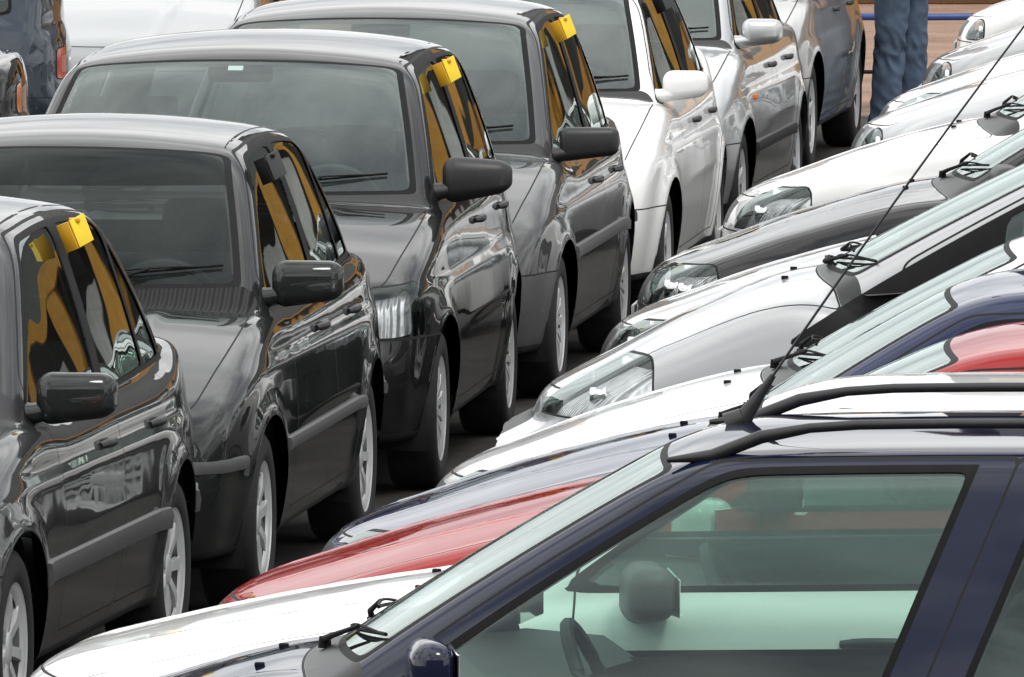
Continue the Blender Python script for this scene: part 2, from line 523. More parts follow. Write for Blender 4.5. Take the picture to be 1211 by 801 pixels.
# ------------------------------------------------------------------ cabin
def seat_mesh(bench=False):
    bm = bmesh.new(); w = 1.22 if bench else .50
    add_box(bm, (.0, 0, .40), (.52, w, .17), Matrix.Rotation(R(6), 3, 'Y'), .055)
    tilt = Matrix.Rotation(R(17), 3, 'Y')
    h = .56 if bench else .62
    add_box(bm, (.33, 0, .42 + h / 2), (.14, w * .96, h), tilt, .055)
    return bm
def headrest_mesh():
    bm = bmesh.new()
    add_box(bm, (0, 0, .10), (.10, .27, .17), Matrix.Rotation(R(12), 3, 'Y'), .045)
    for y in (-.07, .07): add_tube(bm, [(-.02, y, -.06), (0, y, .04)], .007, 6)
    return bm

CABIN = {}
def cabin_part(key):
    if key in CABIN: return CABIN[key]
    if key == 'front_seat': o = bm_obj('front_seat', seat_mesh(), M['seat'])
    elif key == 'rear_seat': o = bm_obj('rear_seat', seat_mesh(True), M['seat'])
    elif key == 'headrest': o = bm_obj('headrest', headrest_mesh(), M['seat'])
    elif key == 'steering_wheel':
        bm = bmesh.new()
        pts = [(.0, .18 * math.cos(t), .18 * math.sin(t)) for t in [2 * math.pi * k / 40 for k in range(41)]]
        add_tube(bm, pts, .016, 8)
        for t in (.15, math.pi - .15, 1.5 * math.pi): add_tube(bm, [(-.03, .04 * math.cos(t), .04 * math.sin(t)), (0, .175 * math.cos(t), .175 * math.sin(t))], [.024, .014], 6)
        add_box(bm, (-.03, 0, 0), (.05, .15, .13), None, .022)
        add_tube(bm, [(-.05, 0, 0), (-.38, 0, .0)], .03, 8)
        o = bm_obj('steering_wheel', bm, M['dash'])
    elif key == 'rear_view_mirror':
        bm = bmesh.new()
        add_box(bm, (0, 0, 0), (.035, .24, .065), None, .016)
        add_tube(bm, [(-.005, 0, .01), (.0, 0, .07)], .008, 6)
        o = bm_obj('rear_view_mirror', bm, M['dash'])
    for c in list(o.users_collection): c.objects.unlink(o)
    CABIN[key] = o
    return o
def put(key, parent, loc, rot=(0, 0, 0)):
    src = cabin_part(key)
    o = bpy.data.objects.new(key, src.data); link(o, parent); o.location = loc; o.rotation_euler = rot
    return o

def mirror_obj(root, B, sg, mat, style, pos):
    x, y, z = pos
    bm = bmesh.new()
    if style == 'round': sx, sy, sz, bv = .115, .255, .170, .050
    elif style == 'small': sx, sy, sz, bv = .10, .20, .135, .045
    elif style == 'long': sx, sy, sz, bv = .10, .235, .135, .030
    else: sx, sy, sz, bv = .120, .232, .152, .045
    vs = add_box(bm, (0, 0, 0), (sx, sy, sz), None, bv, 5)
    for v in vs:            # rounded windward side, tapered to the outer end
        f = (v.co.y * sg + sy / 2) / sy
        tp = .42 if style == 'round' else .22
        v.co.z *= 1 - tp * f * f
        v.co.z += .012 * f
        if v.co.x < 0: v.co.x *= 1 - .25 * (2 * v.co.y / sy)**2 * .8 - .2 * (2 * v.co.z / sz)**2
        v.co.x += .025 * f
    arm = [(.015, -sg * (sy / 2 + .06), -.050), (.0, -sg * (sy / 2 + .01), -.042), (.0, -sg * (sy / 2 - .05), -.030)]
    add_tube(bm, arm, [.060, .042, .036], 14, flat=.75)
    o = bm_obj('wing_mirror', bm, mat, root, angle=50)
    o.location = (x, y + sg * (sy / 2 + .022), z + .03)
    o.rotation_euler = (0, 0, sg * R(-6))
    bm = bmesh.new()
    vs = add_box(bm, (sx / 2 + .006, 0, .003), (.006, sy * .84, sz * .74), None, .002, 1)
    for v in vs:
        f = (v.co.y * sg + sy / 2) / sy
        v.co.z *= 1 - (.42 if style == 'round' else .22) * f * f; v.co.x += .025 * f
    bm_obj('mirror_glass', bm, M['mirror'], o, smooth=False)
    return o

# ------------------------------------------------------------------ a whole car
def build_car(name, label, cat, loc, rz, group, paint_m, h=.03, mirror='box', mirror_mat=None, wheel='five', glass='glass', wglass='wglass',
              moulding=None, mould_mat=None, rails=False, antenna=None, bump_mat=None, inner=True, handle_mat=None, side_lamp=False, sealed=None, wiper_side=1, **kw):
    B = Body(**kw)
    root = thing(name, label, cat, loc, rz, group)
    P, Q = surface_nets(B.F, (-.06, -B.Wh - .05, B.zs - .05), (B.L + .06, B.Wh + .05, B.H + .05), h)
    for _ in range(3):
        g = B.grad(P); f = B.F(P[:, 0], P[:, 1], P[:, 2])
        P = P - (np.clip(f, -.02, .02) / np.maximum((g * g).sum(1), .2))[:, None] * g
    N = B.grad(P, .006); N /= np.maximum(np.linalg.norm(N, axis=1), 1e-6)[:, None]
    d1 = np.linalg.norm(P[Q[:, 0]] - P[Q[:, 2]], axis=1); d2 = np.linalg.norm(P[Q[:, 1]] - P[Q[:, 3]], axis=1)
    s = (d1 <= d2)[:, None]
    T = np.concatenate([np.where(s, Q[:, [0, 1, 2]], Q[:, [0, 1, 3]]), np.where(s, Q[:, [0, 2, 3]], Q[:, [1, 2, 3]])])
    fn = np.cross(P[T[:, 1]] - P[T[:, 0]], P[T[:, 2]] - P[T[:, 0]])
    w = (fn * N[T[:, 0]]).sum(1) < 0
    T[w] = T[w][:, ::-1]
    S = Shell(P, N, T)
    ay = np.abs
    # --- wheel openings
    for xw in (B.xa, B.xwr):
        S.split(lambda x, y, z: np.sqrt((x - xw)**2 + (z - B.rw)**2) - B.arch, ['body'], 'hole', lambda x, y, z: ay(y) > B.Wh - .32)
    S.drop('hole')
    # --- side glass
    zbelt = lambda x: B.zb + .025 + (B.zb2 - B.zb) * np.clip((x - 1.4) / 2.2, 0, 1.3)
    zcant = lambda x: B.zroof(x) - B.rcrown * (B.wr / .56)**2 - kw.get('cant', .062)
    ye = lambda z: B.wgh(B.xt, z) - .02
    xA = lambda z: B.xw(z) + B.ws_bow * (ye(z) / .7)**2
    xD = lambda z: B.xrw(z) - B.rw_bow * (ye(z) / .7)**2
    sw = 1 / math.sqrt(1 + B.cotw**2); sr = 1 / math.sqrt(1 + B.cotr**2)
    kB = kw.get('tiltB', .16)
    xBl = lambda z: B.xB + kB * (z - B.zb)
    xCl = lambda z: B.xC + .03 * (z - B.zb)
    pD = kw.get('pD', .15)
    xend = (lambda z: xD(z) - pD) if B.quarter else (lambda z: np.minimum(xCl(z) + 0 * z, xD(z) - pD))
    dlo = lambda x, y, z: smax(smax((xA(z) + B.pA - x) * sw * 1.0, (zbelt(x) - z), .05), smax((z - zcant(x)), (x - xend(z)) * sr, .06), .05)
    flank = lambda x, y, z: (ay(y) > .40)
    S.split(lambda x, y, z: dlo(x, y, z) - .016, ['body'], 'seal', flank)
    if kw.get('xQ'):
        xQl = lambda z: kw['xQ'] + .10 * (z - B.zb)
        S.split(lambda x, y, z: smax(dlo(x, y, z), x - (xQl(z) - .025), .03), ['seal'], 'quarter_window', flank)
        S.split(lambda x, y, z: smax(dlo(x, y, z), smax(xQl(z) + .025 - x, x - (xBl(z) - B.pB), .03), .03), ['seal'], 'front_window', flank)
    else:
        S.split(lambda x, y, z: smax(dlo(x, y, z), x - (xBl(z) - B.pB), .03), ['seal'], 'front_window', flank)
    if B.quarter:
        S.split(lambda x, y, z: smax(dlo(x, y, z), smax(xBl(z) + B.pB - x, x - (xCl(z) - .02), .03), .03), ['seal'], 'rear_window', flank)
        S.split(lambda x, y, z: smax(dlo(x, y, z), xCl(z) + .02 - x, .03), ['seal'], 'quarter_window', flank)
    else:
        S.split(lambda x, y, z: smax(dlo(x, y, z), xBl(z) + B.pB - x, .03), ['seal'], 'rear_window', flank)
    if kw.get('paintB'):
        S.split(lambda x, y, z: np.maximum(np.maximum((xBl(z) - B.pB + .018) - x, x - (xBl(z) + B.pB - .018)), z - zcant(x) - .03), ['seal'], 'body', flank)
    # --- windscreen and back light
    kw1 = 1 / (B.cotw * sw); kr1 = 1 / max(B.cotr * sr, .35)
    xb = lambda y: B.xc + kw.get('ws0', .055) + B.ws_bow * (y / .7)**2
    gws = lambda x, y, z: smax(smax((ay(y) - (B.wgh(x, z) - .045)) * .95, (xb(y) - x) * kw1, .05), (x - (B.xt - .075 + B.ws_bow * .7 * (y / .7)**2)) * kw1, .06)
    fr = lambda x, y, z: (x < B.xm) & (z > B.zc - .06)
    S.split(gws, ['body'], 'frit', fr)
    S.split(lambda x, y, z: gws(x, y, z) + .020, ['frit'], 'windscreen', fr)
    if kw.get('band'):
        S.split(lambda x, y, z: B.H - kw['band'] - z, ['windscreen'], 'sunband', fr)
    rwb = kw.get('rwbase', .05)
    grw = lambda x, y, z: smax(smax((ay(y) - (B.wgh(x, z) - .10)) * .95, (x - (B.xrb - rwb - B.rw_bow * (y / .7)**2)) * kr1, .05), ((B.xrt + .06 - B.rw_bow * .7 * (y / .7)**2) - x) * kr1, .06)
    rr = lambda x, y, z: (x > B.xm) & (z > B.zboot - .02)
    S.split(grw, ['body'], 'frit', rr)
    S.split(lambda x, y, z: grw(x, y, z) + .020, ['frit'], 'back_window', rr)
    # --- bonnet, cowl
    xhr = lambda y: B.xc - kw.get('cowl', .055) + B.ws_bow * .75 * (y / .7)**2
    gh = lambda x, y, z: smax(smax((ay(y) - (B.Wh - .115 - .09 * np.clip(1.0 - x, 0, 1)**1.5)), (x - xhr(y)) * .97, .05), (.085 + B.bowf * (y / B.Wh)**2.0 - x) * .9, .12)
    hl = lambda x, y, z: (x < B.xc + .25) & (z > B.zn - .075)
    S.seam(gh, ['body'], 'bonnet', .0032, hl)
    gc = lambda x, y, z: smax(smax(xhr(y) + .004 - x, x - xb(y) - .01, .02), ay(y) - (B.wg0 - .05), .05)
    S.split(gc, ['body', 'gap'], 'cowl', lambda x, y, z: (x < B.xc + .4) & (z > B.zc - .12))
    # --- lamps, bumpers, grille
    y0, z0, z1, x1 = kw.get('head', (.43, .525, .665, .36))
    ghl = lambda x, y, z: smax(smax(y0 - ay(y), z0 - z, .04), smax(z - z1 - .12 * np.clip(x - .12, 0, 1), x - x1, .06), .05)
    S.seam(ghl, ['body', 'bonnet'], 'headlight', .003, lambda x, y, z: x < .8)
    ty0, tz0, tz1, tx1 = kw.get('tail', (.50, .64, .88, .22))
    gtl = lambda x, y, z: smax(smax(ty0 - ay(y), tz0 - z, .03), smax(z - tz1, (B.L - tx1) - x, .03), .03)
    S.seam(gtl, ['body'], 'taillight', .003, lambda x, y, z: x > B.L - .6)
    zbf = kw.get('zbump', .515)
    S.seam(lambda x, y, z: np.maximum(z - zbf, x - (B.xa - .1)), ['body'], 'front_bumper', .003, lambda x, y, z: (x < B.xa))
    S.seam(lambda x, y, z: np.maximum(z - zbf - .03, (B.xwr + .1) - x), ['body'], 'rear_bumper', .003, lambda x, y, z: (x > B.xwr))
    if not kw.get('plain_nose'): S.split(lambda x, y, z: smax(ay(y) - .36, ay(z - .5 * (zbf + B.zn) + .012) - .045, .02), ['body', 'bonnet'], 'grille', lambda x, y, z: x < .3)
    S.split(lambda x, y, z: smax(ay(y) - .42, ay(z - .335) - .05, .03), ['front_bumper'], 'grille', lambda x, y, z: x < .3)
    # --- doors
    xd1 = kw.get('xd1', B.xc + .30)
    rA = lambda x, z: (B.arch + .055) - np.sqrt((x - B.xwr)**2 + (z - B.rw)**2)
    g1 = lambda x, y, z: smax(smax(smax(xd1 - x, (xA(z) + B.pA * .45 - x) * sw, .05), B.zs + .075 - z, .04), smax(x - xBl(z), z - zcant(x) - .030, .03), .03)
    g2 = lambda x, y, z: smax(smax(xBl(z) - x, B.zs + .075 - z, .03), smax(smax(x - np.minimum(B.door2, xend(z) + .05), rA(x, z), .05), z - zcant(x) - .030, .03), .03)
    S.seam(g1, ['body'], 'front_door', .003, flank)
    if not kw.get('two_door'): S.seam(g2, ['body'], 'rear_door', .003, flank)
    # fuel flap, roof gutters, sill
    gf = lambda x, y, z: smax(ay(x - B.xwr - .12) - .085, ay(z - .76) - .085, .03)
    S.seam(gf, ['body'], 'body', .0022, lambda x, y, z: (y > .3))
    S.split(lambda x, y, z: np.maximum(ay(ay(y) - (B.wr - .035 + .02 * (x - B.xm)**2)) - .005, np.maximum(B.xt + .05 - x, x - B.xrt)), ['body'], 'gap', lambda x, y, z: z > B.H - .16)
    S.split(lambda x, y, z: z - (B.zs + .035), ['body', 'front_bumper', 'rear_bumper', 'gap', 'front_door', 'rear_door'], 'under')
    # --- objects from the regions
    slots = [paint_m, M['gap'], M['rubber'], M['cowl'] if kw.get('slots') else M['plastic'], M['under'], bump_mat or paint_m]
    sidx = {'body': 0, 'gap': 1, 'seal': 2, 'frit': 2, 'cowl': 3, 'grille': 3, 'under': 4, 'front_bumper': 5, 'rear_bumper': 5}
    def only_biggest(name, sg, into):
        c = S.V[S.T].mean(1)
        ids = np.nonzero((S.reg == S.rid(name)) & (c[:, 1] * sg > 0))[0]
        if not len(ids): return
        T = S.T[ids]; ed = np.sort(np.concatenate([T[:, [0, 1]], T[:, [1, 2]], T[:, [2, 0]]]), 1)
        ue, inv = np.unique(ed, axis=0, return_inverse=True); E = inv.ravel().reshape(3, -1).T
        lab = np.arange(len(T))
        while True:
            m = np.full(len(ue), len(T)); np.minimum.at(m, E.ravel(), np.repeat(lab, 3))
            new = m[E].min(1); new = new[new]
            if (new == lab).all(): break
            lab = new
        u, n_ = np.unique(lab, return_counts=True)
        S.reg[ids[lab != u[n_.argmax()]]] = S.rid(into)
    for sg in (-1, 1):
        for nm_, into in (('front_door', 'body'), ('rear_door', 'body'), ('front_window', 'seal'), ('rear_window', 'seal'), ('quarter_window', 'seal'), ('headlight', 'body'), ('taillight', 'body')):
            only_biggest(nm_, sg, into)
    def part(nm, regs, mask=None, mats=None, off=0., parent=root, flip=False):
        t = S.take(regs, mask, off)
        if t is None: return None
        V, n, T, rg = t
        mi = [sidx.get(S.names[r], 0) for r in rg] if mats is None else None
        return raw_mesh(nm, V, T, mats or slots, mi, n, parent)
    part('body', ['body', 'gap', 'seal', 'under', 'cowl', 'grille', 'frit'])
    part('bonnet', ['bonnet'])
    part('front_bumper', ['front_bumper']); part('rear_bumper', ['rear_bumper'])
    wso = part('windscreen', ['windscreen'], mats=[M[wglass]])
    part('sunband', ['sunband'], mats=[M['band']], parent=wso)
    part('back_window', ['back_window'], mats=[M[glass]])
    for sg in (-1, 1):
        sd = lambda x, y, z: y * sg > 0
        d = {}
        for dn in ('front_door', 'rear_door'): d[dn] = part(dn, [dn], sd)
        for wn, dn in (('front_window', 'front_door'), ('rear_window', 'rear_door'), ('quarter_window', None)):
            part('window_glass', [wn], sd, [M[glass]], -.004, d.get(dn) or root)
        hlt = part('headlight', ['headlight'], sd, [M['lens']], .002)
        if hlt:
            part('reflector', ['headlight'], sd, [M['housing']], -.05, hlt)
            hx = np.linspace(y0, B.Wh - .12, 3)
            zc_ = .5 * (z0 + z1) - .012
            for yy_, rr_ in ((y0 + .095, .07), (y0 + .235, .058)):
                xs_ = np.linspace(-.05, .6, 200); f_ = B.F(xs_, np.full(200, yy_), np.full(200, zc_)); xx_ = xs_[np.argmax(f_ < 0)]
                if xx_ > x1: continue
                while rr_ > .022 and max(float(B.F(np.array([xx_ + .035]), np.array([yy_ + a_ * rr_]), np.array([zc_ + b_ * rr_]))[0]) for a_, b_ in ((0, 1.1), (1.1, 0), (.8, .8), (-1.1, 0))) > -.004: rr_ *= .9
                if rr_ <= .022: continue
                bm = bmesh.new()
                prof = [(.012, .055), (.03, .05), (rr_ * .7, .035), (rr_ * .93, .012), (rr_, .0), (rr_ * 1.06, .002), (rr_ * 1.06, .02)]
                add_lathe(bm, [(r_, h_) for r_, h_ in prof], 28)
                add_lathe(bm, [(.0, .02), (.008, .022), (.010, .055)], 12)
                o = bm_obj('lamp_bowl', bm, M['bowl'], hlt, angle=70)
                o.location = (xx_ + .035, sg * yy_, zc_); o.rotation_euler = (0, 0, R(-90))
        part('taillight', ['taillight'], sd, [M[kw.get('tail_mat', 'red')]], .002)
        for dn, xh in (('front_door', B.xB - .14), ('rear_door', min(B.door2, B.xC) - .12)):
            if d[dn] is None: continue
            zh = kw.get('zhandle', B.zb - .10)
            bm = bmesh.new()
            xs = np.linspace(xh - .19, xh, 7); pp, nn = B.side(xs, np.full(7, zh), sg)
            o_ = [.000, .012, .019, .020, .019, .013, .000]
            add_tube(bm, [pp[i] + nn[i] * o_[i] for i in range(7)], [.008, .011, .012, .012, .012, .011, .008], 10, flat=1.2)
            bm_obj('handle', bm, handle_mat or M['plastic'], d[dn], angle=80)
        if moulding:
            zm, hm, m0, m1 = moulding
            xs = np.linspace(m0, m1, 40)
            keep = [(np.hypot(xx - B.xa, zm - B.rw) > B.arch + .015 and np.hypot(xx - B.xwr, zm - B.rw) > B.arch + .015) for xx in xs]
            runs, cur = [], []
            for xx, k in zip(xs, keep):
                if k: cur.append(xx)
                elif cur: runs.append(cur); cur = []
            if cur: runs.append(cur)
            bm = bmesh.new()
            for run in runs:
                if len(run) < 3: continue
                x_ = np.array(run); rows = []
                for dz, of in ((-hm, -.003), (-hm * .85, .012), (hm * .2, .016), (hm * .85, .012), (hm, -.003)):
                    pp, nn = B.side(x_, zm + dz, sg); rows.append([bm.verts.new(p + n * of) for p, n in zip(pp, nn)])
                for a, b in zip(rows[:-1], rows[1:]):
                    for i in range(len(x_) - 1): bm.faces.new((a[i], a[i+1], b[i+1], b[i]))
                for i in (0, -1): bm.faces.new([r_[i] for r_ in rows])
            bm_obj('side_moulding', bm, mould_mat or M['plastic'], root, angle=60)
        if side_lamp:
            pp, nn = B.side([B.xa + .42], [.70], sg)
            bm = bmesh.new(); add_box(bm, pp[0] + nn[0] * .004, (.055, .018, .03), None, .006)
            bm_obj('side_indicator', bm, M['amber'], root)
        zmir = kw.get('zmir', B.zb + .055); xmir = kw.get('xmir') or float(xA(zmir)) + B.pA + .035
        pp, nn = B.side([xmir], [zmir], sg)
        mirror_obj(root, B, sg, (mirror_mat if not isinstance(mirror_mat, tuple) else mirror_mat[(sg + 1) // 2]) or M['plastic'], mirror, pp[0])
        # black corner triangle the mirror is fixed to
        # wheel well
        for xw in (B.xa, B.xwr):
            bm = bmesh.new()
            ra = B.arch + .012; yi, yo = sg * (B.Wh - .36), sg * (B.Wh - .035); n = 26
            th = [math.pi * (1.12 - 1.24 * k / n) for k in range(n + 1)]
            a = [bm.verts.new((xw + ra * math.cos(t), yi, B.rw + ra * math.sin(t))) for t in th]
            b = [bm.verts.new((xw + ra * math.cos(t), yo, B.rw + ra * math.sin(t))) for t in th]
            for i in range(n): bm.faces.new((a[i], a[i+1], b[i+1], b[i]))
            bm.faces.new(a)
            bm_obj('wheel_well', bm, M['under'], root)
    add_wheels(root, B, wheel)
    # --- lining: the inside face of roof, pillars and doors
    reg_in = ['body', 'gap', 'seal', 'front_door', 'rear_door', 'frit']
    part('headlining', reg_in, lambda x, y, z: (z > B.zb + .10) & (x > B.xc + .25) & (x < B.L - .2), [M['headlin']], -.022)
    part('door_trim', reg_in, lambda x, y, z: (z <= B.zb + .10) & (z > .30) & (ay(y) > .35) & (x > B.xc + .0) & (x < B.xrb - .1), [M['lining']], -.045)
    bm = bmesh.new()
    add_box(bm, (.5 * (B.xc + B.xrb), 0, .27), (B.xrb - B.xc, B.W - .34, .04))
    add_box(bm, (B.xc + .02, 0, .55), (.05, B.W - .34, .52))
    bm_obj('cabin_floor', bm, M['lining'], root)
    bm = bmesh.new()
    yy = np.linspace(-1, 1, 13)
    sect = [(xb_, zz) for xb_, zz in ((.07, B.zc - .035), (.28, B.zc - .02), (.46, B.zc - .035), (.54, B.zc - .09), (.52, B.zc - .22), (.44, B.zc - .34), (.10, B.zc - .36))]
    rows = [[bm.verts.new((B.xc + a + B.ws_bow * .8 * (u * (B.wg0 - .05) / .7)**2, u * (B.wg0 - .05), zz)) for a, zz in sect] for u in yy]
    for r0, r1 in zip(rows[:-1], rows[1:]):
        for i in range(len(sect) - 1): bm.faces.new((r0[i], r0[i+1], r1[i+1], r1[i]))
    bm_obj('dashboard', bm, M['dash'], root, angle=50)
    if inner:
        xs0 = B.xc + .98 + kw.get('seat_dx', 0)
        for y in (-.36, .36):
            st = put('front_seat', root, (xs0, y, .0)); put('headrest', st, (.50, 0, 1.02))
        rs = put('rear_seat', root, (xs0 + .86, 0, .0))
        for y in (-.38, .38): put('headrest', rs, (.46, y, .92))
        put('steering_wheel', root, (B.xc + .66, -.36, B.zc - .07), (0, R(-24), 0))
        put('rear_view_mirror', root, (B.xt + .02, 0, B.H - .14))
    if not B.boot < B.L - .2:
        pass
    # --- wipers lie along the foot of the screen
    for wi, (ya, yb) in enumerate(((-.10, -.60), (.48, .02))):
        ya, yb = ya * wiper_side, yb * wiper_side
        bm = bmesh.new()
        def onws(y, dx):
            xx = float(xb(y)) + dx
            q, n = B.top([xx], [y]); return q[0], n[0]
        piv = Vector((float(xhr(ya)) + .045, ya, 0)); q, n = B.top([piv.x], [piv.y]); p0 = Vector(q[0]) + Vector(n[0]) * .012
        ym = .45 * ya + .55 * yb
        q1, n1 = onws(ym, .055)
        pm = Vector(q1) + Vector(n1) * .024
        q2, n2 = onws(.5 * (ya + ym), .0)
        add_tube(bm, [p0 - Vector((0, 0, .012)), p0 + Vector((0, 0, .014))], [.016, .013], 10)
        add_tube(bm, [p0 + Vector((0, 0, .008)), Vector(q2) + Vector(n2) * .026, pm], [.009, .007, .005], 8)
        pts, pts2 = [], []
        for k in range(9):
            yk = ya + (yb - ya) * (k / 8) * 1.05 + .02 * (1 if ya > yb else -1)
            q, n = onws(yk, .03 + .05 * (k / 8)); pts.append(Vector(q) + Vector(n) * .010)
            pts2.append(Vector(q) + Vector(n) * (.012 + .012 * math.sin(math.pi * min(max((k - 1) / 6, 0), 1))))
        add_tube(bm, pts, .0045, 6); add_tube(bm, pts2, .0035, 6)
        bm_obj('wiper', bm, M['rubber'], root)
    # washer jets on the bonnet
    for y in (-.22, .22):
        q, n = B.top([float(xhr(y)) - .10], [y])
        bm = bmesh.new(); add_box(bm, q[0] + n[0] * .003, (.022, .018, .011), None, .003)
        bm_obj('washer_jet', bm, M['rubber'], root)
    if rails:
        for sg in (-1, 1):
            xs = np.linspace(B.xt + .06, B.xrt + .05, 18); pts = []
            for xx in xs:
                q, n = B.top([xx], [sg * (B.wr - .045)]); pts.append(Vector(q[0]))
            lift = [.004, .034, .050] + [.055] * 12 + [.050, .034, .004]
            bm = bmesh.new()
            add_tube(bm, [pts[0] + Vector((-.10, 0, -.006))] + [p + Vector((0, 0, h_)) for p, h_ in zip(pts, lift)] + [pts[-1] + Vector((.1, 0, -.006))],
                     [.006, .015, .015] + [.011] * 14 + [.015, .015, .006], 12)
            o = bm_obj('roof_rail', bm, M['plastic'], root, angle=70)
    if antenna:
        ax, ayy, dx, dz = antenna
        q, n = B.top([ax], [ayy]); q = Vector(q[0])
        bm = bmesh.new()
        u = Vector((dx, 0, dz)).normalized()
        add_tube(bm, [q - Vector((.03, 0, .008)), q + u * .012], [.030, .024], 12)
        add_tube(bm, [q, q + u * .06, q + u * .13], [.022, .014, .007], 12)
        LN = math.hypot(dx, dz)
        pts = [q + u * (.12 + (LN - .12) * k / 10) + Vector((.03 * (k / 10)**2, 0, -.02 * (k / 10)**2)) for k in range(11)]
        add_tube(bm, pts, [(.0032 - .0012 * k / 10) for k in range(11)], 8)
        bm_obj('antenna', bm, M['plastic'], root)
    # number plates
    if kw.get('plain_nose'): return root, B
    bm = bmesh.new(); add_box(bm, (.0 - .004, 0, .44), (.012, .40, .12), None, .003, 1)
    bm_obj('number_plate', bm, M['plate'], root)
    return root, B

# ================================================================== THE PLACE
# ------------------------------------------------------------------ camera: a long lens from a raised spot
cam = bpy.data.objects.new('camera', bpy.data.cameras.new('camera')); COL.objects.link(cam)
cam.location = (0, 0, 3.50)
cam.data.sensor_width = 36; cam.data.lens = 36 * 13700 / 1211
cam.rotation_euler = (R(90) - math.atan(980.5 / 13700), 0, 0)
cam.data.clip_start = .5; cam.data.clip_end = 2000
sc.camera = cam

# ------------------------------------------------------------------ daylight under broken cloud
SUN_EL, SUN_AZ = 58, 150
w = bpy.data.worlds.new('World'); sc.world = w; w.use_nodes = True
n, l = w.node_tree.nodes, w.node_tree.links
bg = n['Background']; bg.inputs[1].default_value = .10
sky = n.new('ShaderNodeTexSky'); sky.sky_type = 'NISHITA'; sky.sun_disc = False
sky.sun_elevation = R(SUN_EL); sky.sun_rotation = R(SUN_AZ); sky.dust_density = 3
tc = n.new('ShaderNodeTexCoord')
sep = n.new('ShaderNodeSeparateXYZ'); l.new(tc.outputs['Generated'], sep.inputs[0])
mp = n.new('ShaderNodeMapping'); mp.inputs['Scale'].default_value = (1.0, 1.0, 2.2); l.new(tc.outputs['Generated'], mp.inputs[0])
nz = n.new('ShaderNodeTexNoise'); nz.inputs['Scale'].default_value = 2.3; nz.inputs['Detail'].default_value = 7; nz.inputs['Roughness'].default_value = .55
l.new(mp.outputs[0], nz.inputs['Vector'])
cov = n.new('ShaderNodeMapRange'); cov.inputs[1].default_value = .30; cov.inputs[2].default_value = .50; cov.inputs[3].default_value = .72; cov.inputs[4].default_value = 1
l.new(nz.outputs['Fac'], cov.inputs[0])
cr = n.new('ShaderNodeValToRGB')
cr.color_ramp.elements[0].position = .36; cr.color_ramp.elements[0].color = (9, 9.4, 10, 1)
cr.color_ramp.elements[1].position = .66; cr.color_ramp.elements[1].color = (27, 27, 26.6, 1)
l.new(nz.outputs['Fac'], cr.inputs[0])
gr = n.new('ShaderNodeMapRange'); gr.inputs[1].default_value = 0; gr.inputs[2].default_value = .85; gr.inputs[3].default_value = .88; gr.inputs[4].default_value = 1.1
l.new(sep.outputs['Z'], gr.inputs[0])
mu = n.new('ShaderNodeMix'); mu.data_type = 'RGBA'; mu.blend_type = 'MULTIPLY'; mu.inputs[0].default_value = 1
l.new(cr.outputs[0], mu.inputs[6]); l.new(gr.outputs[0], mu.inputs[7])
mx = n.new('ShaderNodeMix'); mx.data_type = 'RGBA'
l.new(cov.outputs[0], mx.inputs[0]); l.new(sky.outputs[0], mx.inputs[6]); l.new(mu.outputs[2], mx.inputs[7])
l.new(mx.outputs[2], bg.inputs[0])
sun = bpy.data.lights.new('sun', 'SUN'); sun.energy = 1.5; sun.angle = R(14); sun.color = (1, .96, .9)
so = bpy.data.objects.new('sun', sun); COL.objects.link(so)
so.rotation_euler = (R(90 - SUN_EL), 0, R(180 - SUN_AZ))
sc.view_settings.view_transform = 'Standard'; sc.view_settings.look = 'None'
sc.view_settings.exposure = -.18; sc.view_settings.gamma = 1

